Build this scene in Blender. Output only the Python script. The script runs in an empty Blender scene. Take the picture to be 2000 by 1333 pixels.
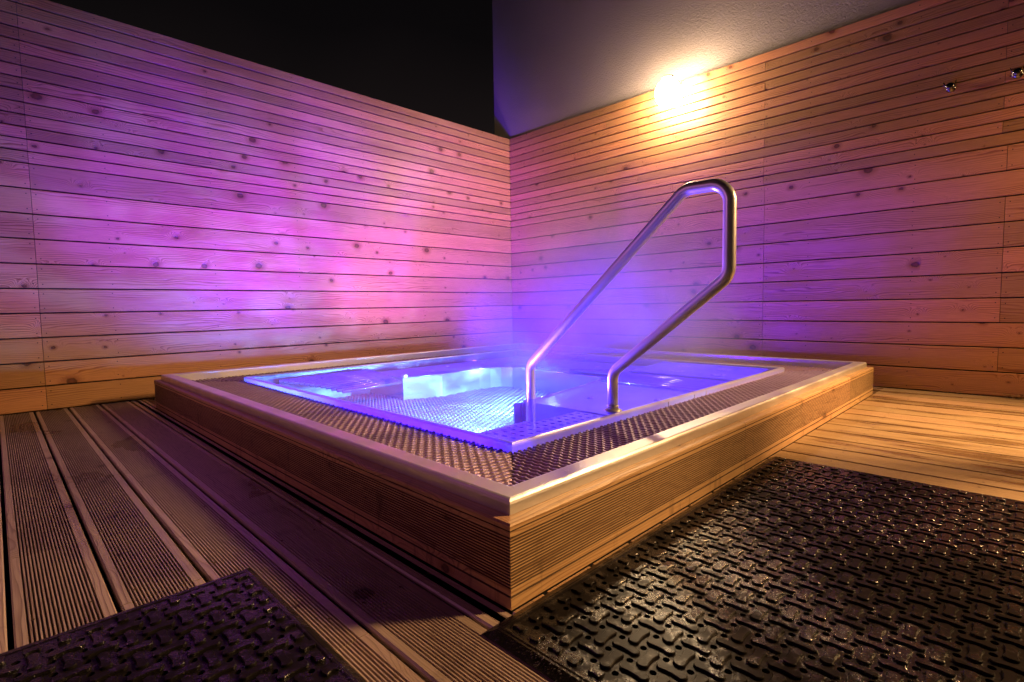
import bpy, math, random
from mathutils import Vector, Matrix
R = random.Random(7)
sc = bpy.context.scene
COL = sc.collection

# ------------------------------------------------------------------ helpers
class MB:
    """collects faces of one mesh object"""
    def __init__(s): s.v=[]; s.f=[]; s.uv=[]; s.t=[]; s.mi=[]; s.sm=[]
    def face(s, pts, uvs=None, tint=0.5, mi=0, smooth=False):
        n=len(s.v); s.v.extend([tuple(p) for p in pts]); s.f.append(tuple(range(n,n+len(pts))))
        s.uv.append(uvs if uvs else [(0.0,0.0)]*len(pts)); s.t.append(tint); s.mi.append(mi); s.sm.append(smooth)
    def idx(s, pts, faces, tint=0.5, mi=0, smooth=False):
        n=len(s.v); s.v.extend([tuple(p) for p in pts])
        for f in faces:
            s.f.append(tuple(n+i for i in f)); s.uv.append([(pts[i][0],pts[i][1]) for i in f]); s.t.append(tint); s.mi.append(mi); s.sm.append(smooth)
    def box(s,x0,y0,z0,x1,y1,z1,b=0.0,tint=0.5,mi=0):
        if b<=0:
            p=[(x0,y0,z0),(x1,y0,z0),(x1,y1,z0),(x0,y1,z0),(x0,y0,z1),(x1,y0,z1),(x1,y1,z1),(x0,y1,z1)]
            s.idx(p,[(0,3,2,1),(4,5,6,7),(0,1,5,4),(1,2,6,5),(2,3,7,6),(3,0,4,7)],tint,mi)
        else:
            L=[(x0,y0,z0,0),(x0,y0,z1-b,0),(x0,y0,z1,b)]
            p=[]
            for (_,_,z,i) in L: p+=[(x0+i,y0+i,z),(x1-i,y0+i,z),(x1-i,y1-i,z),(x0+i,y1-i,z)]
            f=[(0,3,2,1),(8,9,10,11)]
            for k in (0,4):
                for j in range(4): f.append((k+j,k+(j+1)%4,k+4+(j+1)%4,k+4+j))
            s.idx(p,f,tint,mi)
    def tube(s,path,r,n=14,cap=True,mi=0):
        path=[Vector(p) for p in path]; rings=[]; prev=None
        for i,p in enumerate(path):
            a=path[max(i-1,0)]; b=path[min(i+1,len(path)-1)]; d=(b-a).normalized()
            if prev is None:
                u=d.orthogonal().normalized()
            else:
                u=(prev-d*prev.dot(d)).normalized()
            prev=u; w=d.cross(u)
            rr=r[i] if isinstance(r,(list,tuple)) else r
            rings.append([p+(u*math.cos(2*math.pi*k/n)+w*math.sin(2*math.pi*k/n))*rr for k in range(n)])
        pts=[q for g in rings for q in g]; fs=[]
        for i in range(len(rings)-1):
            for k in range(n): fs.append((i*n+k,i*n+(k+1)%n,(i+1)*n+(k+1)%n,(i+1)*n+k))
        if cap: fs.append(tuple(reversed(range(n)))); fs.append(tuple((len(rings)-1)*n+k for k in range(n)))
        s.idx(pts,fs,mi=mi,smooth=True)
    def lathe(s,prof,c=(0,0,0),axis='z',n=20,mi=0,smooth=True):
        pts=[]
        for (r,h) in prof:
            for k in range(n):
                a=2*math.pi*k/n; x,y=r*math.cos(a),r*math.sin(a)
                q=(x,y,h) if axis=='z' else ((x,-h,y) if axis=='-y' else (h,x,y))
                pts.append((c[0]+q[0],c[1]+q[1],c[2]+q[2]))
        fs=[]
        for i in range(len(prof)-1):
            for k in range(n): fs.append((i*n+k,i*n+(k+1)%n,(i+1)*n+(k+1)%n,(i+1)*n+k))
        fs.append(tuple(reversed(range(n)))); fs.append(tuple((len(prof)-1)*n+k for k in range(n)))
        s.idx(pts,fs,mi=mi,smooth=smooth)
    def build(s,name,mats,parent=None):
        me=bpy.data.meshes.new(name); me.from_pydata(s.v,[],s.f)
        ul=me.uv_layers.new(name='UVMap'); flat=[]
        for u in s.uv:
            for q in u: flat.extend((q[0],q[1]))
        ul.data.foreach_set('uv',flat)
        at=me.attributes.new('tint','FLOAT','FACE'); at.data.foreach_set('value',s.t)
        if not isinstance(mats,(list,tuple)): mats=[mats]
        for m in mats: me.materials.append(m)
        me.polygons.foreach_set('material_index',s.mi); me.polygons.foreach_set('use_smooth',s.sm)
        me.update()
        o=bpy.data.objects.new(name,me); COL.objects.link(o)
        if parent: o.parent=parent
        return o

def tag(o,label=None,cat=None,group=None,kind=None):
    if label: o['label']=label
    if cat: o['category']=cat
    if group: o['group']=group
    if kind: o['kind']=kind
    return o
def empty(name,loc=(0,0,0)):
    o=bpy.data.objects.new(name,None); COL.objects.link(o); o.location=loc; o.empty_display_size=.1; return o
def local(o,loc):
    """child built in world coordinates -> keep it in place under a parent standing at loc"""
    for v in o.data.vertices: v.co-=Vector(loc)
    return o

# ------------------------------------------------------------------ node helpers
class NT:
    def __init__(s,name):
        s.m=bpy.data.materials.new(name); s.m.use_nodes=True; s.t=s.m.node_tree; s.t.nodes.clear()
        s.out=s.n('ShaderNodeOutputMaterial')
    def n(s,ty,**kw):
        nd=s.t.nodes.new(ty)
        for k,v in kw.items(): setattr(nd,k,v)
        return nd
    def l(s,a,b): s.t.links.new(a,b)
    def put(s,sock,val):
        if isinstance(val,bpy.types.NodeSocket): s.l(val,sock)
        else: sock.default_value=val
    def math(s,op,a,b=0.0,c=0.0,clamp=False):
        nd=s.n('ShaderNodeMath',operation=op); nd.use_clamp=clamp
        s.put(nd.inputs[0],a); s.put(nd.inputs[1],b); s.put(nd.inputs[2],c); return nd.outputs[0]
    def mix(s,f,a,b,blend='MIX'):
        nd=s.n('ShaderNodeMix',data_type='RGBA',blend_type=blend); s.put(nd.inputs[0],f); s.put(nd.inputs[6],a); s.put(nd.inputs[7],b); return nd.outputs[2]
    def ramp(s,f,stops):
        nd=s.n('ShaderNodeValToRGB'); el=nd.color_ramp.elements
        while len(el)<len(stops): el.new(.5)
        for e,(p,c) in zip(el,stops): e.position=p; e.color=(c[0],c[1],c[2],1) if isinstance(c,(tuple,list)) else (c,c,c,1)
        s.l(f,nd.inputs[0]); return nd.outputs[0]
    def maprange(s,v,a,b,c=0.0,d=1.0,smooth=True):
        nd=s.n('ShaderNodeMapRange'); nd.interpolation_type='SMOOTHSTEP' if smooth else 'LINEAR'
        s.put(nd.inputs[0],v)
        for i,x in enumerate((a,b,c,d)): s.put(nd.inputs[i+1],x)
        return nd.outputs[0]
    def noise(s,vec,scale,detail=3,rough=.55,dist=0.0,dim='3D'):
        nd=s.n('ShaderNodeTexNoise',noise_dimensions=dim); s.put(nd.inputs['Vector'],vec); s.put(nd.inputs['Scale'],scale); s.put(nd.inputs['Detail'],detail); s.put(nd.inputs['Roughness'],rough); s.put(nd.inputs['Distortion'],dist); return nd.outputs['Fac']
    def vec(s,x,y,z=0.0):
        nd=s.n('ShaderNodeCombineXYZ'); s.put(nd.inputs[0],x); s.put(nd.inputs[1],y); s.put(nd.inputs[2],z); return nd.outputs[0]
    def sep(s,v):
        nd=s.n('ShaderNodeSeparateXYZ'); s.l(v,nd.inputs[0]); return nd.outputs
    def bump(s,h,dist,strength=1.0,normal=None):
        nd=s.n('ShaderNodeBump'); s.put(nd.inputs['Height'],h); nd.inputs['Distance'].default_value=dist; s.put(nd.inputs['Strength'],strength)
        if normal: s.l(normal,nd.inputs['Normal'])
        return nd.outputs[0]
    def bsdf(s,color,rough=.5,metal=0.0,normal=None,spec=.5,**kw):
        b=s.n('ShaderNodeBsdfPrincipled'); s.put(b.inputs['Base Color'],color if not isinstance(color,tuple) else (*color,1) if len(color)==3 else color)
        s.put(b.inputs['Roughness'],rough); s.put(b.inputs['Metallic'],metal); s.put(b.inputs['Specular IOR Level'],spec)
        if normal: s.l(normal,b.inputs['Normal'])
        for k,v in kw.items(): s.put(b.inputs[k],v)
        s.l(b.outputs[0],s.out.inputs[0]); return b

def wood(name,light,dark,knot,grainK=95.0,knots=True,wet=None,rough=.55,spec=.4,gray=0.0,tintamt=.45,bumpd=.0006,streak=0.0,knotscale=5.2):
    T=NT(name); uv=T.n('ShaderNodeUVMap').outputs[0]; u,v,_=T.sep(uv)
    at=T.n('ShaderNodeAttribute',attribute_name='tint').outputs['Fac']
    # knots
    vo=T.n('ShaderNodeTexVoronoi',voronoi_dimensions='2D',feature='F1'); T.put(vo.inputs['Vector'],T.vec(T.math('ADD',T.math('MULTIPLY',u,.78),T.math('MULTIPLY',T.noise(T.vec(u,v),38,3),.016)),T.math('ADD',v,T.math('MULTIPLY',T.noise(T.vec(v,u),45,3),.014)))); vo.inputs['Scale'].default_value=knotscale; vo.inputs['Randomness'].default_value=1.0
    d=vo.outputs['Distance']; rc=T.sep(vo.outputs['Color'])
    pres=T.math('GREATER_THAN',rc[0],T.math('MULTIPLY_ADD',T.math('FRACT',T.math('MULTIPLY',at,7.3)),.62,.08)) if knots else 0.0
    size=T.math('MULTIPLY_ADD',T.math('POWER',rc[1],3.0),.105,.012)
    wob=T.noise(T.vec(u,v),60,2)
    dd=T.math('MULTIPLY_ADD',wob,.02,T.math('ADD',d,-.01))
    k=T.maprange(dd,T.math('MULTIPLY',size,.75),T.math('MULTIPLY',size,1.15),1,0)
    k=T.math('MULTIPLY',k,pres)
    halo=T.math('MULTIPLY',T.maprange(d,size,T.math('MULTIPLY_ADD',size,2.6,.02),1,0),pres)
    # growth-ring contours
    low=T.noise(T.vec(T.math('MULTIPLY',u,1.1),T.math('MULTIPLY',v,7.0)),1.0,3,.5)
    g=T.math('ADD',T.math('MULTIPLY',v,grainK),T.math('MULTIPLY',low,grainK*.13))
    g=T.math('ADD',g,T.math('MULTIPLY',T.math('MULTIPLY',T.math('POWER',2.718,T.math('MULTIPLY',T.math('POWER',T.math('DIVIDE',d,.16),2.0),-1.0)),pres),7.5))
    fr=T.math('FRACT',g)
    band=T.math('MULTIPLY',T.maprange(fr,.45,.92),T.maprange(fr,1.0,.94))
    vis=T.maprange(T.noise(T.vec(T.math('MULTIPLY',u,.9),T.math('MULTIPLY',v,11.0)),1.0,2),.38,.62,.15,1.0)
    band=T.math('MULTIPLY',band,vis)
    fib=T.noise(T.vec(T.math('MULTIPLY',u,9.0),T.math('MULTIPLY',v,420.0)),1.0,4,.6)
    blot=T.noise(T.vec(T.math('MULTIPLY',u,2.2),T.math('MULTIPLY',v,5.0)),1.0,4,.55)
    c=T.mix(T.math('MULTIPLY',band,.95),(*light,1),(*dark,1))
    c=T.mix(T.maprange(fib,.35,.7,0,.42),c,(*dark,1))
    c=T.mix(T.maprange(blot,.35,.75,0,.38),c,tuple(x*.72 for x in light)+(1,))
    c=T.mix(T.math('MULTIPLY',halo,.6),c,(*dark,1))
    kc=T.mix(T.maprange(dd,0.0,size,1,0),(knot[0]*.6,knot[1]*.6,knot[2]*.6,1),(knot[0]*2.2,knot[1]*2.0,knot[2]*1.8,1))
    c=T.mix(T.math('MULTIPLY',k,.82),c,kc)
    hsv=T.n('ShaderNodeHueSaturation'); T.put(hsv.inputs['Value'],T.math('MULTIPLY_ADD',at,tintamt,1.0-tintamt*.5)); T.put(hsv.inputs['Hue'],T.math('MULTIPLY_ADD',at,-.016,.508)); T.l(c,hsv.inputs['Color']); c=hsv.outputs[0]
    if streak>0:
        st=T.noise(T.vec(T.math('MULTIPLY',u,16.0),T.math('MULTIPLY',v,2.0)),1.0,4,.65)
        c=T.mix(T.maprange(st,.56,.72,0,streak),c,(dark[0]*.3,dark[1]*.28,dark[2]*.3,1))
        st2=T.noise(T.vec(T.math('MULTIPLY',u,2.2),T.math('MULTIPLY',v,70.0)),1.0,5,.7)
        c=T.mix(T.maprange(st2,.62,.70,0,streak),c,(dark[0]*.2,dark[1]*.2,dark[2]*.2,1))
    h=T.math('ADD',T.math('MULTIPLY',band,-.6),T.math('MULTIPLY',fib,.5)); h=T.math('ADD',h,T.math('MULTIPLY',k,-.8))
    r=rough
    if wet:
        w=T.noise(T.vec(T.math('MULTIPLY',u,wet[0]),T.math('MULTIPLY',v,wet[1])),1.0,5,.6)
        w2=T.noise(T.vec(T.math('MULTIPLY',u,.7),T.math('MULTIPLY',v,.9)),1.0,2,.5)
        w=T.math('ADD',w,T.math('MULTIPLY',w2,.6))
        wm=T.maprange(w,wet[2],wet[3])
        c=T.mix(T.math('MULTIPLY',wm,wet[4]),c,T.mix(1.0,c,(.30,.24,.20,1),'MULTIPLY'))
        r=T.math('MULTIPLY_ADD',wm,-(rough-.22),rough)
        h=T.math('MULTIPLY',h,T.math('MULTIPLY_ADD',wm,-.6,1.0))
    T.bsdf(c,r,0.0,T.bump(h,bumpd),spec)
    return T.m

def steel(name,base=(.60,.58,.56),rough=.28,scale=(4,4,400),bump=.0002,metal=1.0,spots=False,trans=0.0):
    T=NT(name); tc=T.n('ShaderNodeTexCoord').outputs['Object']; x,y,z=T.sep(tc)
    a=T.noise(T.vec(T.math('MULTIPLY',x,scale[0]),T.math('MULTIPLY',y,scale[1]),T.math('MULTIPLY',z,scale[2])),1.0,3,.6)
    b=T.noise(tc,5,4,.6)
    r=T.math('ADD',T.maprange(b,.3,.7,rough*.8,rough*1.25),T.math('MULTIPLY',a,.08))
    c=T.mix(T.maprange(b,.35,.7,0,.35),(*base,1),tuple(q*.72 for q in base)+(1,))
    h=a
    if spots:
        vo=T.n('ShaderNodeTexVoronoi',feature='F1'); T.l(tc,vo.inputs['Vector']); vo.inputs['Scale'].default_value=110
        pr=T.math('GREATER_THAN',T.sep(vo.outputs['Color'])[0],.90); pm=T.maprange(T.noise(tc,3,2),.5,.62)
        dr=T.math('MULTIPLY',T.math('MULTIPLY',T.maprange(vo.outputs['Distance'],.1,.42,1,0),pr),pm)
        h=T.math('ADD',T.math('MULTIPLY',a,.25),T.math('MULTIPLY',dr,6.0))
    bs=T.bsdf(c,r,metal,T.bump(h,bump),.5)
    if trans>0:
        tr=T.n('ShaderNodeBsdfTranslucent'); tr.inputs[0].default_value=(.85,.85,.95,1)
        mx=T.n('ShaderNodeMixShader'); mx.inputs[0].default_value=trans
        T.l(bs.outputs[0],mx.inputs[1]); T.l(tr.outputs[0],mx.inputs[2]); T.l(mx.outputs[0],T.out.inputs[0])
    return T.m

def plain(name,c,rough=.6,metal=0.0,nscale=0,bump=0.0,spec=.5):
    T=NT(name); tc=T.n('ShaderNodeTexCoord').outputs['Object']; n=T.noise(tc,nscale or 20,4,.6)
    T.bsdf(T.mix(T.maprange(n,.3,.7,0,.3),(*c,1),tuple(q*.6 for q in c)+(1,)),rough,metal,T.bump(n,bump) if bump else None,spec); return T.m

def emit(name,c,s):
    T=NT(name); e=T.n('ShaderNodeEmission'); e.inputs[0].default_value=(*c,1); e.inputs[1].default_value=s; T.l(e.outputs[0],T.out.inputs[0]); return T.m

M={}
M['pine']=wood('pine_cladding',(.62,.30,.125),(.25,.075,.022),(.07,.020,.008),grainK=80,rough=.42,spec=.5,bumpd=.0012,tintamt=.42,streak=.0)
M['deck']=wood('grooved_deck_wood',(.50,.38,.31),(.26,.175,.135),(.05,.028,.02),knots=True,rough=.42,spec=.5,wet=(1.3,3.0,.78,1.0,.55),tintamt=.35,streak=.25,knotscale=3.4)
M['deckr']=wood('worn_deck_wood',(.46,.29,.15),(.20,.105,.045),(.10,.05,.02),knots=False,rough=.58,spec=.4,wet=(1.5,9.0,.80,.92,.62),tintamt=.25,streak=.12,bumpd=.0012)
M['curb']=wood('curb_wood',(.60,.36,.17),(.28,.13,.05),(.06,.03,.014),rough=.45,spec=.45,wet=(2.0,3.0,.86,1.1,.5),tintamt=.25,streak=.7,knotscale=4.0)
M['dirt_shade']=plain('groove_dirt_shade',(.10,.052,.022),.8,nscale=30)  # dirt plus painted shade, darkens grooves and deck gap sides
M['enamel']=plain('white_enamel',(.75,.72,.68),.3)
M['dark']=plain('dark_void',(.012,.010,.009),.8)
M['steel']=steel('brushed_steel',spots=True,bump=.00010,rough=.38,base=(.70,.66,.62),scale=(2,2,260),metal=.85)
M['tube']=steel('polished_tube_steel',rough=.32,bump=.00003,base=(.9,.88,.9),metal=.72)
M['grate']=steel('grating_plastic',base=(.27,.17,.25),rough=.32,metal=.35,bump=.0006,spots=True)
M['lip']=steel('lip_steel',base=(.62,.58,.60),rough=.32,metal=.55,bump=.0001,trans=.35)
M['basin']=steel('basin_steel',base=(.60,.60,.66),rough=.45,metal=.35,scale=(3,3,3),bump=.0006)
M['bars']=steel('bar_steel',base=(.75,.75,.8),rough=.16,metal=.85,bump=.00003)
M['screw']=plain('screw_steel',(.035,.028,.025),.5,.4)
M['hook']=steel('hook_chrome',base=(.25,.25,.27),rough=.08,bump=.00002)

# rubber
def rubber():
    T=NT('wet_black_rubber'); tc=T.n('ShaderNodeTexCoord').outputs['Object']
    wet=T.maprange(T.math('ADD',T.math('MULTIPLY',T.noise(tc,2.3,3,.5),.7),T.math('MULTIPLY',T.noise(tc,30,3,.6),.45)),.50,.66)
    vo=T.n('ShaderNodeTexVoronoi',feature='F1'); T.l(tc,vo.inputs['Vector']); vo.inputs['Scale'].default_value=260
    drops=T.math('MULTIPLY',T.maprange(vo.outputs['Distance'],.05,.5,1,0),T.math('GREATER_THAN',T.sep(vo.outputs['Color'])[0],.55))
    film=T.noise(tc,170,4,.65)
    h=T.math('ADD',T.math('MULTIPLY',drops,1.2),T.math('MULTIPLY',film,1.6)); h=T.math('MULTIPLY',h,T.math('MULTIPLY_ADD',wet,.95,.05))
    c=T.mix(T.noise(tc,8,3),(.006,.005,.005,1),(.013,.010,.010,1))
    T.bsdf(c,T.math('MULTIPLY_ADD',wet,-.20,.34),0,T.bump(h,.0008),T.math('MULTIPLY_ADD',wet,.55,.05)); return T.m
M['rubber']=rubber()

def plaster():
    T=NT('rough_plaster'); tc=T.n('ShaderNodeTexCoord').outputs['Object']
    a=T.noise(tc,75,5,.62); b=T.noise(tc,1.4,3)
    c=T.mix(T.maprange(b,.3,.7,0,.3),(.34,.28,.26,1),(.26,.21,.20,1))
    T.bsdf(c,.85,0,T.bump(a,.007),.2); return T.m
M['plaster']=plaster()

def water():
    T=NT('pool_water'); tc=T.n('ShaderNodeTexCoord').outputs['Object']
    a=T.noise(tc,2.2,3,.5,.4); nb=T.bump(a,.010,.35)
    fr=T.n('ShaderNodeFresnel'); fr.inputs[0].default_value=1.33; T.l(nb,fr.inputs['Normal'])
    g=T.n('ShaderNodeBsdfGlossy'); g.inputs['Roughness'].default_value=.03; T.l(nb,g.inputs['Normal'])
    tr=T.n('ShaderNodeBsdfTransparent'); tr.inputs[0].default_value=(.52,.52,1,1)
    mx=T.n('ShaderNodeMixShader'); T.l(T.math('MULTIPLY',fr.outputs[0],.75),mx.inputs[0]); T.l(tr.outputs[0],mx.inputs[1]); T.l(g.outputs[0],mx.inputs[2]); T.l(mx.outputs[0],T.out.inputs[0]); return T.m
M['water']=water()

# ------------------------------------------------------------------ timber walls
rows=[(i*.15,(i+1)*.15) for i in range(10)]+[(1.5+i/14.0,1.5+(i+1)/14.0) for i in range(14)]
def cladding(axis,length,seams):
    """boards in front of the plane; axis 'x': wall along +x facing -y, 'y': wall along -y facing +x"""
    mb=MB(); gap=.0072; th=.023
    def P(s,d,z):   # s along the wall, d out of the wall
        return (s,-d,z) if axis=='x' else (d,-s,z)
    for ri,(z0,z1) in enumerate(rows):
        cuts=[0.0]+[c for c in seams(ri) if 0<c<length]+[length]
        for a,b in zip(cuts[:-1],cuts[1:]):
            a2=a+.0012; b2=b-.0012 
            tint=R.random(); ou=R.uniform(0,40); ov=R.uniform(0,40)
            d0=R.uniform(-.0012,.0012); d1=R.uniform(-.0012,.0012)
            za,zb=z0+gap*.5,z1-gap*.5
            prof=[(-th+.002,za+.001),(-.003+d0,za),(0+d0,za+.003),(0+d1,zb-.003),(-.004+d1,zb),(-th+.002,zb-.001)]
            for (p,q) in zip(prof[:-1],prof[1:]):
                pts=[P(a2,p[0],p[1]),P(b2,p[0],p[1]),P(b2,q[0],q[1]),P(a2,q[0],q[1])]
                uvs=[(a2+ou,p[1]-z0+ov),(b2+ou,p[1]-z0+ov),(b2+ou,q[1]-z0+ov),(a2+ou,q[1]-z0+ov)]
                if axis=='y': pts.reverse(); uvs.reverse()
                mb.face(pts,uvs,tint)
            for e in (a2,b2):
                mb.face([P(e,q[0],q[1]) for q in prof],[(ou,ov)]*6,tint)
            # screw heads at the ends and along the studs
            hh=z1-z0
            ss=[a+.022,b-.022]; x=math.ceil((a+.3)/.62)*.62
            while x<b-.25: ss.append(x+R.uniform(-.006,.006)); x+=.62
            for s_ in ss:
                for fz in ((.2,.8) if hh>.1 else (.5,)):
                    zc=z0+hh*fz+R.uniform(-.004,.004); r=.0033
                    ring=[P(s_+r*math.cos(t*math.pi/4),.0004+max(d0,d1),zc+r*math.sin(t*math.pi/4)) for t in range(8)]
                    if axis=='y': ring.reverse()
                    mb.face(ring,None,.5,1)
    return mb
def seamL(ri): return [4.086]
def seamR(ri):
    base=[2.79,4.155+.0*ri,5.6]
    o=[]
    if ri<10: o=[2.79]+([4.155] if ri%2==1 or ri in(4,6) else [])+[5.9]
    else:
        if (ri-10)%2==0 or ri<12: o.append(2.78)
        if (ri-10)%2==1: o.append(1.32+.35*((ri*7)%3))
        if (ri-10)%2==1: o.append(4.13)
        o.append(5.9)
    return sorted(o)
wl=empty('timber_wall',(0,-3.6,0)); tag(wl,'pale knotty timber board wall on the left, open night sky above its sloping top edge','wall')
local(cladding('y',7.4,seamL).build('cladding',[M['pine'],M['screw']],wl),(0,-3.6,0))
b=MB(); b.box(-.11,-7.4,0,-.022,.06,2.494); local(b.build('backing_frame',M['dark'],wl),(0,-3.6,0))
wr=empty('timber_wall',(3.8,0,0)); tag(wr,'timber board wall on the right below the plastered building, carrying the bright lamp and the hooks','wall')
local(cladding('x',7.6,seamR).build('cladding',[M['pine'],M['screw']],wr),(3.8,0,0))
b=MB(); b.box(0.002,.022,0,7.6,.058,2.494); local(b.build('backing_frame',M['dark'],wr),(3.8,0,0))

# ------------------------------------------------------------------ plastered building behind the right wall
bl=empty('plastered_building',(3.8,.06,0)); tag(bl,'grey plastered building wall rising above the right timber wall behind the lamp','building')
b=MB(); b.box(-.31,.062,-.1,9.0,5.0,6.2); local(b.build('plaster_wall',M['plaster'],bl),(3.8,.06,0))
b=MB(); b.box(-.40,-.02,6.2,9.1,5.1,6.32,.01); local(b.build('roof',M['dark'],bl),(3.8,.06,0))

# ------------------------------------------------------------------ ground and deck
b=MB(); b.face([(-60,-60,-.16),(60,-60,-.16),(60,60,-.16),(-60,60,-.16)]); tag(b.build('ground',M['dark']),kind='structure')
TX0,TX1,TY0,TY1=.449,3.594,-3.607,-.355       # outer face of the timber curb
HC,HR,RI=.174,.207,.032
def deck_board(mb,x0,x1,y0,y1,grooved):
    tint=R.random(); ou=R.uniform(0,40); ov=R.uniform(0,40)
    w=y1-y0; prof=[(y0,-.026),(y0,-.004),(y0+.003,0)]
    if grooved:
        m=.0185; n=17; pitch=(w-2*m)/n
        for k in range(n):
            yy=y0+m+k*pitch
            prof+=[(yy,0),(yy+.0008,-.0045),(yy+.0034,-.0045),(yy+.0042,0)]
    prof+=[(y1-.003,0),(y1,-.004),(y1,-.026)]
    cuts=[x0,x1]
    for p,q in zip(prof[:-1],prof[1:]):
        mb.face([(x0,p[0],p[1]),(x1,p[0],p[1]),(x1,q[0],q[1]),(x0,q[0],q[1])],
                [(x0+ou,p[0]-y0+ov),(x1+ou,p[0]-y0+ov),(x1+ou,q[0]-y0+ov),(x0+ou,q[0]-y0+ov)],tint,1 if ((grooved and p[1]<-.004 and q[1]<-.004 and p[1]>-.02 and q[1]>-.02 and q[0]-p[0]>.001) or (not grooved and min(p[1],q[1])<-.02)) else 0)  # smooth boards: gap sides coloured dark as painted shade
    x=math.ceil((x0+.06)/.42)*.42
    while x<x1-.05:
        for yy in ((y0+.030,y1-.030)):
            xx=x+R.uniform(-.008,.008); y_=yy+R.uniform(-.004,.004); r_=.0036
            mb.face([(xx+r_*math.cos(t*math.pi/3),y_+r_*math.sin(t*math.pi/3),.0006) for t in range(6)],None,.5,1)
        x+=.42
    mb.face([(x1,p[0],p[1]) for p in prof],[(ou,ov)]*len(prof),tint); mb.face([(x0,p[0],p[1]) for p in reversed(prof)],[(ou,ov)]*len(prof),tint)
dk=MB(); g0=-3.672; pit=.1585
for k in range(0,22):
    ya=g0-(k+1)*pit+.0045; yb=g0-k*pit-.0045
    for (xa,xb) in ((.012,2.55+.9*((k*5)%3)/2),(2.552+.9*((k*5)%3)/2,6.2)):
        deck_board(dk,xa,xb,ya,yb,True)
deck_board(dk,.012,6.2,g0+.0045,g0+.06,True)
dk2=MB(); y=g0+.065; first=True
for k in range(24):
    ya=g0+k*.16+.0045 if k else g0+.064; yb=g0+(k+1)*.16-.0045
    if yb>-.008: yb=-.008
    if ya>=yb: break
    deck_board(dk2,TX1+.004,7.55,ya,yb,False)
    deck_board(dk2,.014,TX0-.004,ya,yb,True)
for k in range(3):
    ya=-.350+k*.116; deck_board(dk2,TX0-.003,TX1+.003,ya,ya+.112,True)
o=dk.build('deck',[M['deck'],M['dirt_shade']]); tag(o,kind='structure')
o=dk2.build('deck',[M['deckr'],M['dirt_shade']]); tag(o,kind='structure')

# ------------------------------------------------------------------ hot tub
TC=((TX0+TX1)/2,(TY0+TY1)/2,0)
tub=empty('hot_tub',TC); tag(tub,'square steel hot tub glowing violet blue inside a raised fluted timber curb','hot tub')
def frame_side(mb,prof,x0,x1,y0,y1,side,splits=(),flip=False,tint=None,groove=None):
    """prof: (inset, z) outside to inside, swept along one side with mitred ends"""
    dist=[0.0]
    for p,q in zip(prof[:-1],prof[1:]): dist.append(dist[-1]+math.hypot(q[0]-p[0],q[1]-p[1]))
    def C(i,z,e):
        if side=='S': return ((x0+i) if e==0 else (x1-i), y0+i, z)
        if side=='E': return (x1-i,(y0+i) if e==0 else (y1-i),z)
        if side=='N': return ((x1-i) if e==0 else (x0+i), y1-i, z)
        if side=='W': return (x0+i,(y1-i) if e==0 else (y0+i),z)
    cuts=[0.0]+list(splits)+[1.0]
    for a,b_ in zip(cuts[:-1],cuts[1:]):
        ou=R.uniform(0,30); ov=R.uniform(0,30); t=R.random() if tint is None else tint
        ip=R.uniform(0,.0016) if splits else 0
        for j,(p,q) in enumerate(zip(prof[:-1],prof[1:])):
            A=Vector(C(p[0]+ip,p[1],0)); B=Vector(C(p[0]+ip,p[1],1)); Cc=Vector(C(q[0]+ip,q[1],1)); D=Vector(C(q[0]+ip,q[1],0))
            L=(B-A).length; e=.0009/L if splits else 0
            a1=a+(e if a>0 else 0); b1=b_-(e if b_<1 else 0)
            P=[A.lerp(B,a1),A.lerp(B,b1),D.lerp(Cc,b1),D.lerp(Cc,a1)]
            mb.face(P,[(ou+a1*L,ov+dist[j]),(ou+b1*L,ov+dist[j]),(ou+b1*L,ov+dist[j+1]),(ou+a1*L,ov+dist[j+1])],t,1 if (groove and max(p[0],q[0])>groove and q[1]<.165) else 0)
cp=[(.002,0),(.0,.001),(0,.025),(.006,.0258),(.006,.0285),(0,.0295),(0,.0435)]
n=17; z=.0435
for k in range(n):
    cp+=[(0,z),(.0042,z+.0008),(.0042,z+.0030),(0,z+.0038)]; z+=.0063
cp+=[(0,z+.002),(0,.1585),(.004,.1592),(.004,.1605),(0,.1615),(0,.170),(.004,.174),(.045,.174)]
sur=MB()
su=bpy.data.objects.new('timber_surround',None)
COL.objects.link(su); su.parent=tub
for sd,spl in (('S',()),('E',(.36,.555,.82)),('N',()),('W',())):
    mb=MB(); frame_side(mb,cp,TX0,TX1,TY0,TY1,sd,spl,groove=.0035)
    local(mb.build('fluted_board',[M['curb'],M['dirt_shade']],su),TC)
# steel rim
rp=[(RI,.1745),(RI,.196),(RI+.0015,.2015),(RI+.005,.2055),(RI+.010,.207),(.087,.207),(.090,.206),(.0915,.203),(.0915,.120)]
rim=MB()
for sd in 'SENW': frame_side(rim,rp,TX0,TX1,TY0,TY1,sd,tint=.5)
local(rim.build('steel_rim',M['steel'],tub),TC)
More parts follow.
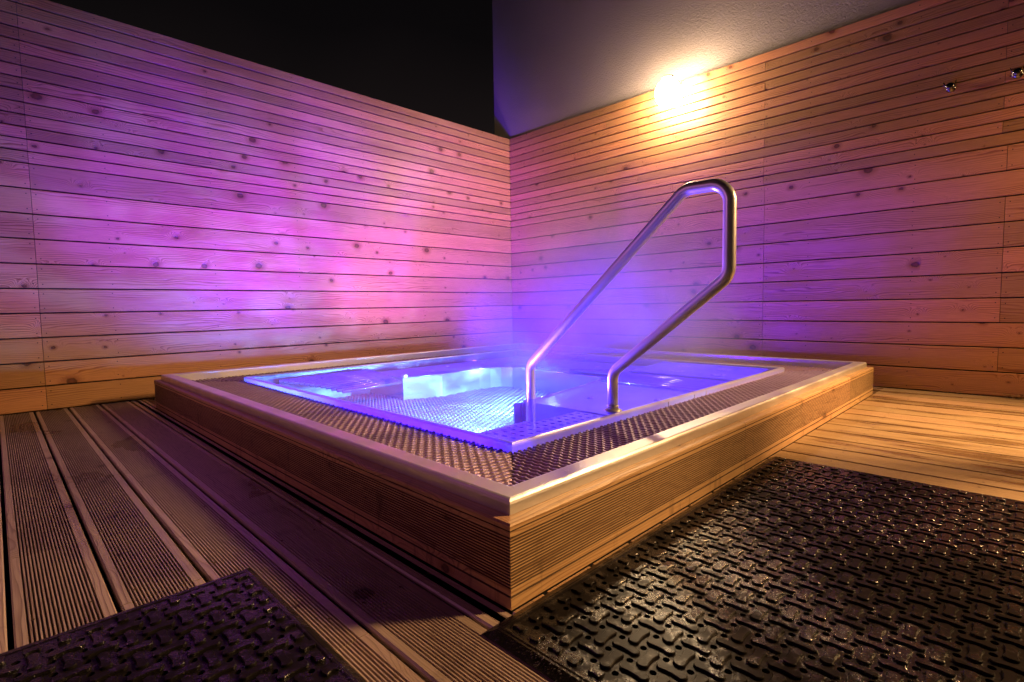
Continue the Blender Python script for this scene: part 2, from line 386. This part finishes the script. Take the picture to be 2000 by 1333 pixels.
# overflow channel
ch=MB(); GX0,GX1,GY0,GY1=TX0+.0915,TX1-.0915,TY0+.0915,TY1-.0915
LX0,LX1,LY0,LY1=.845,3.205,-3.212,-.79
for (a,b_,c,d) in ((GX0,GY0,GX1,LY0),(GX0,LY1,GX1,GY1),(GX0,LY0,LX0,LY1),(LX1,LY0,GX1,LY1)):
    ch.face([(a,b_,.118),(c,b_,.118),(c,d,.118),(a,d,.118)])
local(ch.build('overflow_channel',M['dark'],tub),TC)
ch=MB()  # unseen walls added to stop pool glow leaking under the curb
for (a,b_,c,d) in ((TX0+.05,TY0+.05,TX1-.05,TY0+.052),(TX0+.05,TY1-.052,TX1-.05,TY1-.05),(TX0+.05,TY0+.052,TX0+.052,TY1-.052),(TX1-.052,TY0+.052,TX1-.05,TY1-.052)):
    ch.box(a,b_,-.15,c,d,.170)
local(ch.build('light_stop_wall',M['dark'],tub),TC)
# gratings : knobbly grip bars across each lane
def grating(side):
    mb=MB(); pitch=.0212; kp=.031
    def mp(s,c,z):   # s along lane, c across from lip outwards
        if side=='S': return (s,LY0-.004-c,z)
        if side=='N': return (s,LY1+.004+c,z)
        if side=='E': return (LX1+.004+c,s,z)
        return (LX0-.004-c,s,z)
    W={'S':LY0-GY0,'N':GY1-LY1,'E':GX1-LX1,'W':LX0-GX0}[side]-.008
    s0,s1=(LX0,LX1) if side in 'SN' else (LY0,LY1)
    lo,hi=(GX0,GX1) if side in 'SN' else (GY0,GY1)
    nb=int((hi-lo-.01)/pitch)
    for i in range(nb):
        s=lo+.012+i*pitch
        # mitre
        c0=0.0
        if s<s0: c0=(s0-s)/(s0-lo)*W
        if s>s1: c0=(s-s1)/(hi-s1)*W
        if W-c0<.012: continue
        ph=(i%2)*.5; nst=5; cs=[c0]; c=math.ceil(c0/(kp/nst))*(kp/nst)
        while c<W:
            if c>c0+.001: cs.append(c)
            c+=kp/nst
        cs.append(W); rings=[]
        jit=R.uniform(-.0006,.0006)
        for c in cs:
            t=((c/kp+ph)%1.0); kb=math.exp(-((t-.5)/.17)**2)
            hw=.0044+.0040*kb; zt=.160+.0022*kb+jit; bow=.0
            rings.append([mp(s-hw*.8,c,.146),mp(s-hw,c,zt-.0035),mp(s-hw*.55,c,zt),mp(s+hw*.55,c,zt),mp(s+hw,c,zt-.0035),mp(s+hw*.8,c,.146)])
        pts=[q for r_ in rings for q in r_]; fs=[]
        flip=side in 'SE'
        for k in range(len(rings)-1):
            for j in range(5):
                f=(k*6+j,k*6+j+1,(k+1)*6+j+1,(k+1)*6+j)
                fs.append(f)
        fs.append(tuple(range(6))); fs.append(tuple(reversed([ (len(rings)-1)*6+j for j in range(6)])))
        mb.idx(pts,fs,smooth=True)
    # linking rods under the bars
    for c in (.03,.10,.17,.24):
        a=(s0-(s0-lo)*c/W)+.01; b_=(s1+(hi-s1)*c/W)-.01
        mb.tube([mp(a,c,.150),mp(b_,c,.150)],.0035,6)
    return mb
for sd in 'SENW':
    o=local(grating(sd).build('overflow_grating',M['grate'],tub),TC)
# basin lip
lp=[(0,.125),(0,.176),(.0012,.181),(.004,.1845),(.009,.1865),(.015,.1865),(.022,.184),(.026,.178)]
lip=MB()
for sd in 'SENW': frame_side(lip,lp,LX0,LX1,LY0,LY1,sd,tint=.5)
for f in range(len(lip.sm)): lip.sm[f]=False
lipo=local(lip.build('basin_lip',M['lip'],tub),TC)
for yy in (-2.262,-2.02,-1.90):
    jb=MB(); jb.box(LX1-.001,yy-.003,.150,LX1+.0022,yy+.003,.178,.001); local(jb.build('weld_seam',M['steel'],lipo),TC)

# basin shell: walls and dimpled floor
FZ=-.03; bx0,bx1,by0,by1=LX0+.030,LX1-.030,LY0+.030,LY1-.030
bs=empty('basin'); bs.parent=tub
sh=MB()
for (p,q) in (((bx0,by0),(bx1,by0)),((bx1,by0),(bx1,by1)),((bx1,by1),(bx0,by1)),((bx0,by1),(bx0,by0))):
    sh.face([(p[0],p[1],.122),(q[0],q[1],.122),(q[0],q[1],FZ),(p[0],p[1],FZ)])
sh.face([(bx0,by0,FZ),(bx1,by0,FZ),(bx1,by1,FZ),(bx0,by1,FZ)])
local(sh.build('basin_wall',M['basin'],bs),TC)
fl=MB(); p=.040; j=0; yy=by0+.02
dome_f=[(0,1,2,3,4,5)]
while yy<-1.45:
    xx=bx0+.015+(p*.5 if j%2 else 0)
    while xx<2.72:
        r=.0125; zt=FZ+.010
        pts=[(xx+r*math.cos(a*math.pi/3),yy+r*math.sin(a*math.pi/3),FZ+.0003) for a in range(6)]+[(xx+r*.55*math.cos(a*math.pi/3),yy+r*.55*math.sin(a*math.pi/3),zt) for a in range(6)]
        fl.idx(pts,[(6,7,8,9,10,11)]+[(a,(a+1)%6,6+(a+1)%6,6+a) for a in range(6)],smooth=True)
        xx+=p
    yy+=p*.87; j+=1
local(fl.build('floor_studs',M['basin'],bs),TC)
# bench with the curved pit edge
pit_edge=[(1.31,-2.36),(1.40,-2.10),(1.375,-1.92),(1.36,-1.72),(1.375,-1.62),(1.41,-1.54),(1.48,-1.49),(1.60,-1.475),(1.75,-1.485),(2.02,-1.52),(2.37,-1.55),(2.415,-1.70),(2.47,-1.97),(2.53,-2.30),(2.53,-2.46)]
outer=[(bx1-.002,-2.46),(bx1-.002,by1-.002),(bx0+.002,by1-.002),(bx0+.002,-2.36)]
BZ=.128
poly=pit_edge+outer
be=MB()
# top as two-part ngon split to stay simple
N=len(poly)
be.face([(x,y,BZ) for x,y in poly][::-1],None,smooth=False)
for i in range(N):
    a,b_=poly[i],poly[(i+1)%N]
    be.face([(a[0],a[1],FZ),(b_[0],b_[1],FZ),(b_[0],b_[1],BZ),(a[0],a[1],BZ)])
bo=local(be.build('bench',M['basin'],bs),TC)
# folded edge strips on the bench
ed=MB()
ed.box(1.300,-2.368,BZ+.001,1.335,-2.34,BZ+.020,.002)
for k in range(len(pit_edge)-1):
    a,b_=Vector((*pit_edge[k],BZ)),Vector((*pit_edge[k+1],BZ)); ed.tube([a,b_],.0045,6)
for y_ in (-2.05,-1.0): ed.box(bx0+.01,y_,BZ+.0005,1.36,y_+.006,BZ+.003)
ed.box(1.72,-1.475,BZ+.0005,1.726,by1-.01,BZ+.003); ed.box(2.44,-1.72,BZ+.0005,bx1-.01,-1.714,BZ+.004)
ed.box(1.0,-1.33,BZ+.0005,2.3,-1.325,BZ+.004)
local(ed.build('bench_edge',M['tube'],bo),TC)
# recessed footwell left, tubular lounger bars
tb=MB()
for k in range(13):
    t=k/12; x=.90+t*.42; z=.150-.028*t-(.05*max(0,t-.6)); tb.tube([(x,-3.02+.22*t,z-.012),(x,-2.39,z-.002)],.0125,8)
local(tb.build('lounger_bars',M['bars'],bs),TC)
tb=MB()
for k in range(15):
    y_=-1.70+k*.042; z=.138+.010*math.sin(k*.42); x1_=bx1-.02 if k<9 else 2.33
    tb.tube([(1.95+.02*k if k>4 else 2.46,y_,z),(x1_,y_,z)],.0135,8)
local(tb.build('lounger_bars',M['bars'],bs),TC)
# jet panel
jp=MB(); a=[(2.40,-1.28,.150),(3.13,-1.28,.150),(3.13,-.84,.172),(2.40,-.84,.172)]
jp.face(a); jp.face([(2.40,-1.28,.130),(3.13,-1.28,.130),(3.13,-1.28,.150),(2.40,-1.28,.150)]); jp.face([(2.40,-.84,.13),(2.40,-1.28,.130),(2.40,-1.28,.150),(2.40,-.84,.172)])
jpo=local(jp.build('jet_panel',M['basin'],bs),TC)
je=MB(); je.tube([(2.40,-1.28,.151),(2.40,-.84,.173),(3.12,-.84,.173)],.003,6); je.tube([(2.40,-1.28,.151),(3.12,-1.28,.151)],.003,6); local(je.build('panel_edge',M['tube'],bs),TC)
def jet(x,y,z,r=.045):
    mb=MB(); mb.lathe([(r,0),(r*.95,.004),(r*.70,.006),(r*.55,.003),(r*.28,.003),(r*.22,.009),(.001,.011)],(x,y,z),'z',18)
    for k in range(3):
        a=k*2.094+.5; mb.box(x+r*.4*math.cos(a)-.006,y+r*.4*math.sin(a)-.006,z+.003,x+r*.4*math.cos(a)+.006,y+r*.4*math.sin(a)+.006,z+.009,.002)
    return mb
for (x,y) in ((2.62,-.98),(2.90,-.98),(2.68,-1.17),(2.95,-1.17)):
    z=.150+(y+1.28)/.44*.022; local(jet(x,y,z,.046).build('jet_nozzle',M['tube'],bs),TC)
for (x,y) in ((2.74,-2.19),(3.02,-2.03),(1.18,-2.02),(1.05,-1.78),(1.62,-1.10),(2.0,-1.10),(1.10,-1.45)):
    local(jet(x,y,BZ+.0005,.018).build('air_nozzle',M['tube'],bs),TC)
# riser box in front of the right bench and the perforated treads
rb=MB()
rb.box(2.52,-2.475,FZ+.002,2.535,-2.462,.120,.001); 
rb.box(2.52,-2.52,FZ+.002,2.528,-2.478,.122,.001)
local(rb.build('riser_plate',M['basin'],bs),TC)
def tread(x0,x1,y0,y1,z,nx,ny):
    mb=MB(); dx=(x1-x0)/nx; dy=(y1-y0)/ny; th=.006
    for i in range(nx):
        for k in range(ny):
            cx,cy=x0+(i+.5)*dx,y0+(k+.5)*dy; r=min(dx,dy)*.27; n=12
            sq=[]
            for a in range(n):
                t=a*2*math.pi/n+math.pi/4; c,s_=math.cos(t),math.sin(t); m=max(abs(c),abs(s_)); sq.append((cx+c/m*dx/2,cy+s_/m*dy/2,z))
            ci=[(cx+r*math.cos(a*2*math.pi/n+math.pi/4),cy+r*.72*math.sin(a*2*math.pi/n+math.pi/4),z) for a in range(n)]
            lo=[(q[0],q[1],z-th) for q in ci]
            mb.idx(sq+ci+lo,[(a,(a+1)%n,n+(a+1)%n,n+a) for a in range(n)]+[(n+a,n+(a+1)%n,2*n+(a+1)%n,2*n+a) for a in range(n)])
    mb.box(x0-.004,y0,z-.02,x0-.0005,y1,z+.001); 
    return mb
local(tread(2.895,3.165,-3.165,-2.50,.130,6,15).build('perforated_step',M['basin'],bs),TC)
local(tread(2.715,2.885,-3.165,-2.62,.082,4,13).build('perforated_step',M['basin'],bs),TC)
st=MB(); st.box(2.88,-3.18,FZ,2.8895,-2.49,.108); st.box(2.705,-3.18,FZ,2.7095,-2.61,.060); local(st.build('step_riser',M['basin'],bs),TC)
# handrail
def fillet(poly,rad,n=8):
    P=[Vector(p) for p in poly]; out=[P[0]]
    for i in range(1,len(P)-1):
        a=(P[i-1]-P[i]).normalized(); b_=(P[i+1]-P[i]).normalized(); ang=a.angle(b_); L=rad/math.tan(ang/2)
        s=P[i]+a*L; e=P[i]+b_*L; c=P[i]+(a+b_).normalized()*(rad/math.sin(ang/2))
        for k in range(n+1):
            t=k/n; v=(s-c).lerp(e-c,t).normalized()*rad; out.append(c+v)
    out.append(P[-1]); return out
hr=MB(); Y=-2.6
path=fillet([(2.90,Y,.012),(2.712,Y,.03),(2.712,Y,.335),(3.445,Y,.985),(3.597,Y,.982),(3.597,Y,.685),(3.150,Y,.335),(3.150,Y,.172)],.062,8)
hr.tube(path,.0208,24)
ho=local(hr.build('handrail',M['tube'],tub),TC)
cf=MB(); cf.lathe([(.036,0),(.036,.004),(.027,.008),(.0225,.012)],(3.150,Y,.183),'z',24); cf.lathe([(.0225,0),(.0235,.001),(.0235,.006),(.0225,.007)],(3.150,Y,.2),'z',20)
local(cf.build('mounting_collar',M['steel'],ho),TC)
# underwater lamps (lens discs)
ulm=emit('underwater_lamp_lens',(.45,.75,1.0),30.0); uvm=emit('violet_lamp_lens',(.30,.10,1.0),14.0)
def lens(x,y,z,ax,sg,m):
    mb=MB(); prof=[(.045,0),(.045,.006*sg),(.036,.010*sg),(.001,.011*sg)]
    pts=[]
    if ax=='x': mb.lathe(prof,(x,y,z),'x',18)
    else: mb.lathe([(r,h) for r,h in prof],(x,y,z),'-y',18)
    o=local(mb.build('underwater_lamp',m,bs),TC); return o
lens(2.452,-1.95,.045,'x',-1,ulm)
lens(bx0,-1.35,.09,'x',1,uvm)

# pool water
wa=MB(); zz=.1815
nx=24
for i in range(nx):
    for k in range(nx):
        xa=LX0+.0265+(LX1-LX0-.053)*i/nx; xb=LX0+.0265+(LX1-LX0-.053)*(i+1)/nx; ya=LY0+.0265+(LY1-LY0-.053)*k/nx; yb=LY0+.0265+(LY1-LY0-.053)*(k+1)/nx
        wa.face([(xa,ya,zz),(xb,ya,zz),(xb,yb,zz),(xa,yb,zz)])
tag(wa.build('water',M['water']),kind='structure')

# ------------------------------------------------------------------ rubber mats
def mat_mesh(nx,ny,mw,bev):
    """holes on a .0425 lattice, dog-bone treads woven between them; origin = corner hole"""
    c=.0425; mb=MB(); zs=.009; n=12
    for i in range(nx):
        for k in range(ny):
            cx,cy=i*c,k*c; r=.0062
            sq=[];ci=[];lo=[]
            for a in range(n):
                t=a*2*math.pi/n+math.pi/4; co,si=math.cos(t),math.sin(t); m=max(abs(co),abs(si))
                sq.append((cx+co/m*c/2,cy+si/m*c/2,zs)); ci.append((cx+r*co,cy+r*si,zs)); lo.append((cx+r*co,cy+r*si,.0008))
            mb.idx(sq+ci+lo,[(a,(a+1)%n,n+(a+1)%n,n+a) for a in range(n)]+[(n+a,n+(a+1)%n,2*n+(a+1)%n,2*n+a) for a in range(n)])
    # bones
    out=[]
    Lh,we,wm=.0262,.0098,.0068
    K=28
    for a in range(K):
        t=2*math.pi*a/K; x=math.cos(t); 
        px=Lh*(abs(x)**.72)*(1 if x>=0 else -1)
        f=abs(px)/Lh
        w=wm+(we-wm)*min(1,f/.72)**2
        ed=max(0.0,1-max(0,(f-.66)/.34)**2)**.5 if f>.66 else 1.0
        py=w*ed*(1 if math.sin(t)>=0 else -1)
        out.append((px,py))
    for i in range(-1,nx):
        for k in range(-1,ny):
            horiz=(i+k)%2==0
            cx,cy=(i+.5)*c,(k+.5)*c
            edge=(i in(-1,nx-1)) or (k in(-1,ny-1))
            sc_=.5 if edge else 1.0
            zt=.0134+R.uniform(-.0003,.0003)
            pts=[]
            for (s_,z_) in ((1.0,zs-.0004),(.93,zt-.0012),(.80,zt)):
                for (px,py) in out:
                    qx,qy=px*sc_*(1-(1-s_)*.35),py*s_
                    if not horiz: qx,qy=qy*1.15,qx
                    pts.append((cx+qx,cy+qy,z_))
            fs=[]
            for L in (0,1):
                for a in range(K):
                    f=(L*K+a,L*K+(a+1)%K,(L+1)*K+(a+1)%K,(L+1)*K+a); fs.append(f)
            fs.append(tuple(2*K+a for a in range(K)))
            mb.idx(pts,fs,smooth=False)
    return mb
def mat_border(nx,ny,mx0,mx1,my0,my1):
    """flat border with a raised inner ridge and bevelled outer edge"""
    c=.0425; a0,a1,b0,b1=-c/2,(nx-.5)*c,-c/2,(ny-.5)*c; mb=MB()
    rings=[(0,.009),(.004+.30,.0090),(.40,.0104),(.46,.0104),(.52,.0094),(.60,.0094),(1.0,.0012)]
    def rect(t):
        return [(a0-mx0*t,b0-my0*t),(a1+mx1*t,b0-my0*t),(a1+mx1*t,b1+my1*t),(a0-mx0*t,b1+my1*t)]
    prev=None
    for t,z in rings:
        cur=[(x,y,z) for x,y in rect(t)]
        if prev:
            for j in range(4): mb.face([prev[j],cur[j],cur[(j+1)%4],prev[(j+1)%4]],[(0,0)]*4)
        prev=cur
    return mb
def make_mat(hx,hy,nx,ny,label,mx0=.052,mx1=.052,my0=.095,my1=.06,rot=0):
    t=empty('rubber_mat',(hx,hy,.0015)); t.rotation_euler[2]=rot
    tag(t,label,'mat','black rubber mats on the deck')
    mat_mesh(nx,ny,0,0).build('tread_surface',M['rubber'],t)
    mat_border(nx,ny,mx0,mx1,my0,my1).build('border',M['rubber'],t)
    return t
make_mat(3.6765,-3.624,30,33,'large wet black rubber mat on the deck right of the tub, catching gold light',.048,.06,.052,.045)
make_mat(3.105,-5.066,28,27,'black rubber mat at bottom left, dry and almost lost in shadow',.050,.06,.05,.034)

# ------------------------------------------------------------------ wall hooks
def hook(x,z,label):
    t=empty('coat_hook',(x,0,z)); tag(t,label,'hook','dark metal hooks on the right timber wall')
    b1=MB(); b1.lathe([(.026,0),(.026,.005),(.020,.010),(.011,.013),(.010,.030),(.017,.034),(.022,.040),(.022,.048),(.016,.054),(.001,.056)],(0,0,0),'-y',20)
    b1.build('knob',M['hook'],t)
    for sx in (-1,1):
        b2=MB(); b2.tube([(0,-.020,-.004),(sx*.010,-.034,-.010),(sx*.020,-.046,.000),(sx*.028,-.050,.018),(sx*.030,-.050,.028)],[.0045,.0045,.004,.0035,.003],8)
        b2.build('prong',M['hook'],t)
    return t
hook(3.884,1.903,'small dark metal double hook on the right wall, nearer the lamp')
hook(4.183,1.894,'small dark metal double hook cut by the right edge of the photo')

# ------------------------------------------------------------------ wall lamps
WARM=(1.0,.66,.29)
glob=emit('lamp_glass',(1.0,.70,.36),1.0)
def lamp(x,y,z,power,label,arm,es):
    t=empty('wall_lamp',(x,0,z)); tag(t,label,'wall lamp','warm white lamps on the right timber wall')
    b1=MB(); b1.lathe([(.055,0),(.055,.012),(.045,.018),(.02,.020)],(0,0,0),'-y',28)
    if arm>.15: b1.tube([(0,-.015,0),(0,y+.07,0)],.012,10)
    b1.build('back_plate',M['enamel'],t)
    gm=emit('lamp_glass',(1.0,.74,.44),es)
    b2=MB(); b2.lathe([(.02,-.108),(.052,-.096),(.080,-.072),(.098,-.038),(.104,0),(.098,.038),(.080,.072),(.052,.096),(.048,.112)],(0,y,0),'z',20)
    g=b2.build('glass_shade',gm,t)
    b3=MB()
    b3.lathe([(.048,0),(.050,.004),(.050,.016),(.030,.020)],(0,y,.114),'z',20)
    b3.build('shade_cap',M['enamel'],t)
    return t
lamp(2.06,-.17,2.36,0,'glaring warm white lamp at the top edge of the timber wall, above the handrail',0,LAMP1:=225.0)
lamp(5.95,-.34,2.36,0,'shaded warm lamp further along the right timber wall, beyond the frame edge',.3,LAMP2:=6.0)

# ------------------------------------------------------------------ things on the deck
def leaf(mb,x,y,s,ang,lift):
    pts=[]
    for (u,v,h) in ((-1,0,0),(-.4,.45,.25),(.3,.42,.35),(1,.05,.1),(.35,-.4,.3),(-.4,-.42,.2)):
        pts.append((x+s*(u*math.cos(ang)-v*math.sin(ang)),y+s*(u*math.sin(ang)+v*math.cos(ang)),.004+lift+h*s))
    mb.face(pts,[(0,0)]*6); mb.face([(p[0],p[1],p[2]-.001) for p in reversed(pts)],[(0,0)]*6)
M['leaf']=plain('dry_leaf',(.30,.16,.06),.7)
mb=MB()
for i in range(46): leaf(mb,4.262+R.gauss(0,.045),-.035-abs(R.gauss(0,.014)),R.uniform(.007,.016),R.uniform(0,6.3),R.uniform(0,.022))
tag(mb.build('leaf_litter',M['leaf']),'heap of dry brown leaf scraps against the foot of the right wall at the photo edge','leaf litter',kind='stuff')
for (x,y,s,l) in ((3.986,-.022,.016,'pale curled dry leaf lying against the foot of the right wall'),(3.935,-.018,.009,'tiny dark dry leaf scrap just left of the pale curled leaf at the wall foot'),(3.605,-.02,.0,None)):
    if l:
        mb=MB(); leaf(mb,0,0,s,.4,.001); leaf(mb,.006,.002,s*.7,1.6,.005); o=mb.build('dry_leaf',M['leaf']); o.location=(x,y,0); tag(o,l,'leaf','dry leaves at the wall foot')

# unseen timber screen, added outside the frame to shade the right deck
sp=empty('shadow_screen',(5.0,-1.21,0)); tag(sp,'unseen narrow timber screen added right of the frame to shade the deck','screen')
b=MB()
for k in range(2):
    ya=-1.27+k*.083; b.box(4.985,ya,.0,5.010,ya+.082,2.3,.002,tint=R.random())
local(b.build('slats',M['pine'],sp),(5.0,-1.21,0))

# ------------------------------------------------------------------ steam over the far half of the pool
T=NT('steam_vapour'); tc=T.n('ShaderNodeTexCoord').outputs['Generated']; gx,gy,gz=T.sep(tc)
ob=T.n('ShaderNodeTexCoord').outputs['Object']
def hump(v): return T.math('MULTIPLY',T.maprange(v,0,.45),T.maprange(v,1,.55))
den=T.math('MULTIPLY',T.math('MULTIPLY',hump(gx),hump(gy)),T.maprange(gz,1.0,.0))
den=T.math('MULTIPLY',den,T.maprange(T.noise(ob,1.8,3,.55),.38,.66,.25,1.0))
pv=T.n('ShaderNodeVolumePrincipled'); pv.inputs['Color'].default_value=(.9,.9,.95,1); pv.inputs['Anisotropy'].default_value=.1
T.l(T.math('MULTIPLY',den,1.7),pv.inputs['Density']); T.l(pv.outputs[0],T.out.inputs['Volume'])
sb=MB(); sb.box(.7,-2.15,.19,3.3,-.03,1.5); so=sb.build('steam',T.m); tag(so,'thin blue lit steam drifting over the far corner of the tub','steam',kind='stuff')

# ------------------------------------------------------------------ lights
def gobo(light,scale,lo,hi,mn,detail=2,seed=0.0,aniso=(1,1,1)):
    light.use_nodes=True; t=light.node_tree; t.nodes.clear()
    o=t.nodes.new('ShaderNodeOutputLight'); e=t.nodes.new('ShaderNodeEmission'); g=t.nodes.new('ShaderNodeTexCoord')
    mp=t.nodes.new('ShaderNodeMapping'); mp.inputs['Location'].default_value=(seed,seed*.7,seed*.3); mp.inputs['Scale'].default_value=aniso
    n_=t.nodes.new('ShaderNodeTexNoise'); n_.inputs['Scale'].default_value=scale; n_.inputs['Detail'].default_value=detail; n_.inputs['Distortion'].default_value=.8
    m=t.nodes.new('ShaderNodeMapRange'); m.interpolation_type='SMOOTHSTEP'
    for i,x in enumerate((lo,hi,mn,1.0)): m.inputs[i+1].default_value=x
    t.links.new(g.outputs['Normal'],mp.inputs[0]); t.links.new(mp.outputs[0],n_.inputs['Vector']); t.links.new(n_.outputs['Fac'],m.inputs[0]); t.links.new(m.outputs[0],e.inputs['Strength']); t.links.new(e.outputs[0],o.inputs[0])
def spot(name,loc,to,power,color,ang,blend=.6,rad=.03):
    l=bpy.data.lights.new(name,'SPOT'); l.energy=power; l.color=color; l.spot_size=math.radians(ang); l.spot_blend=blend; l.shadow_soft_size=rad
    o=bpy.data.objects.new(name,l); COL.objects.link(o); o.location=loc; o.rotation_euler=(Vector(to)-Vector(loc)).to_track_quat('-Z','Y').to_euler(); return o
def point(name,loc,power,color,rad=.04):
    l=bpy.data.lights.new(name,'POINT'); l.energy=power; l.color=color; l.shadow_soft_size=rad
    o=bpy.data.objects.new(name,l); COL.objects.link(o); o.location=loc; return o
VI=(.26,.035,1.0)
# cyan-white main underwater lamp on the bench front
spot('underwater_lamp_and_fill',(2.43,-1.95,.10),(1.55,-2.25,-.03),420,(.22,.72,1.0),120,.8,.03)
gobo(bpy.data.objects['underwater_lamp_and_fill'].data,7.0,.44,.62,.30,3,1.7,(1,3,1))
s2=spot('underwater_lamp_and_fill',(2.50,-2.66,.12),(1.7,-2.5,-.03),150,(.16,.45,1.0),140,.9,.03); gobo(s2.data,6.0,.44,.60,.25,3,5.2,(1,2,1))
# added underwater spots that throw light streaks over the benches
s3=spot('underwater_lamp_and_fill',(2.20,-1.85,.172),(2.90,-2.10,.125),34,(.35,.62,1.0),110,1.0,.02); gobo(s3.data,4.0,.47,.58,.0,1,2.2,(1,5,1))
s4=spot('underwater_lamp_and_fill',(1.45,-1.75,.170),(1.05,-1.75,.125),26,(.35,.70,1.0),130,1.0,.02); gobo(s4.data,4.0,.45,.57,.0,1,6.2,(4,1,1))
def rect(loc,to,sx,sy,power,color):
    l=bpy.data.lights.new('underwater_lamp_and_fill','AREA'); l.shape='RECTANGLE'; l.size=sx; l.size_y=sy; l.energy=power; l.color=color
    o=bpy.data.objects.new('underwater_lamp_and_fill',l); COL.objects.link(o); o.location=loc; o.rotation_euler=(Vector(to)-Vector(loc)).to_track_quat('-Z','Y').to_euler(); return o
# added fill panel under the surface for an even blue basin glow
rect((2.025,-2.0,.178),(2.025,-2.0,0),2.30,2.36,44,(.13,.035,1.0))
rect((2.025,LY0+.10,.152),(2.025,LY0,.160),2.2,.03,22,(.045,.0,1.0))  # added strip that makes the front lip glow from behind
# added underwater fill spots, standing in for pool light on both walls
def wash(loc,to,power,color,ang,sy,bl=1.0): 
    o=spot('underwater_lamp_and_fill',loc,to,power,color,ang,bl,.05); o.scale=(1,sy,1); return o
a=wash((1.95,-2.5,.172),(0.0,-2.25,1.28),1950,(.14,.003,1.0),120,.36,.8); gobo(a.data,4.2,.30,.70,.45,2,3.1,(1,1,1.0))
a2=wash((1.95,-2.3,.172),(0.0,-2.0,1.15),190,(.85,.03,.60),116,.32)
a3=wash((1.15,-2.60,.172),(0.0,-.95,1.10),330,(.86,.36,.95),84,.60)
b_=wash((2.0,-2.75,.172),(1.6,0.0,.86),2200,(.125,.002,1.0),106,.32); gobo(b_.data,3.0,.36,.64,.45,2,7.7,(1,1,1.2))
c_=wash((1.5,-1.15,.172),(1.15,-.1,.50),1000,(.0,.0,1.0),100,.6)  # added beam that turns the steam and corner blue
d_=wash((2.62,-2.74,.172),(3.35,-2.58,.85),125,(.24,.10,1.0),95,1.0)  # added fill for the blue underside of the handrail
d2=wash((2.55,-2.45,.172),(3.1,-2.62,.75),80,(.24,.12,1.0),95,1.0)
# the visible wall lamp throws most of its light down into the corner and over the deck
spot('lamp_and_fill_light',(2.06,-.275,2.36),(0.0,-.9,1.60),160,(1.0,.66,.33),96,1.0,.09)
spot('lamp_and_fill_light',(2.06,-.275,2.36),(2.75,-4.0,0),260,(1.0,.66,.33),72,1.0,.09)
# shaded lamp beyond the frame: warm pools of light on deck, curb and mat
spot('lamp_and_fill_light',(5.92,-.36,2.22),(3.72,-2.2,0),1500,(1.0,.58,.24),76,.9,.22)
spot('lamp_and_fill_light',(5.85,-.60,2.22),(4.0,-.10,.25),180,(1.0,.60,.22),92,1.0,.10)
spot('lamp_and_fill_light',(.45,-7.0,2.3),(2.3,-3.7,.1),85,(1.0,.30,.70),56,1.0,.10)  # unseen pink fill spot added for the left curb face and deck

# ------------------------------------------------------------------ night sky
w=bpy.data.worlds.new('World'); sc.world=w; w.use_nodes=True; t=w.node_tree; t.nodes.clear()
o=t.nodes.new('ShaderNodeOutputWorld'); bg=t.nodes.new('ShaderNodeBackground'); tcn=t.nodes.new('ShaderNodeTexCoord'); sp_=t.nodes.new('ShaderNodeSeparateXYZ')
rp_=t.nodes.new('ShaderNodeValToRGB'); e=rp_.color_ramp.elements; e[0].position=.0; e[0].color=(.022,.014,.014,1); e[1].position=.75; e[1].color=(.0012,.0010,.0012,1)
e2=rp_.color_ramp.elements.new(.30); e2.color=(.012,.0085,.0085,1); e3=rp_.color_ramp.elements.new(.5); e3.color=(.0035,.0028,.0032,1)
nz=t.nodes.new('ShaderNodeTexNoise'); nz.inputs['Scale'].default_value=3; ad=t.nodes.new('ShaderNodeMath'); ad.operation='MULTIPLY_ADD'; ad.inputs[1].default_value=.10
t.links.new(tcn.outputs['Generated'],sp_.inputs[0]); t.links.new(tcn.outputs['Generated'],nz.inputs['Vector']); t.links.new(nz.outputs['Fac'],ad.inputs[0]); t.links.new(sp_.outputs[2],ad.inputs[2]); t.links.new(ad.outputs[0],rp_.inputs[0]); t.links.new(rp_.outputs[0],bg.inputs[0]); bg.inputs[1].default_value=1.0; t.links.new(bg.outputs[0],o.inputs[0])

# ------------------------------------------------------------------ camera
cam=bpy.data.cameras.new('Camera'); co=bpy.data.objects.new('Camera',cam); COL.objects.link(co)
yaw,pit_,rol=math.radians(45.0939),math.radians(-3.8757),math.radians(-.9195)
fwd=Vector((-math.sin(yaw)*math.cos(pit_),math.cos(yaw)*math.cos(pit_),math.sin(pit_))); rt=fwd.cross(Vector((0,0,1))).normalized(); up=rt.cross(fwd)
r2=rt*math.cos(rol)+up*math.sin(rol); u2=-rt*math.sin(rol)+up*math.cos(rol)
mt=Matrix((r2,u2,-fwd)).transposed().to_4x4(); mt.translation=Vector((4.2978,-4.2947,.5991)); co.matrix_world=mt
cam.sensor_width=36; cam.lens=36*1015.6/2000; cam.clip_start=.02; cam.clip_end=300
sc.camera=co
sc.view_settings.view_transform='Standard'; sc.view_settings.look='None'; sc.view_settings.exposure=-.22; sc.view_settings.gamma=1
sc.cycles.max_bounces=8; sc.cycles.diffuse_bounces=1; sc.cycles.glossy_bounces=4; sc.cycles.transparent_max_bounces=12; sc.cycles.volume_bounces=0; sc.cycles.sample_clamp_indirect=4
sc.cycles.use_light_tree=True
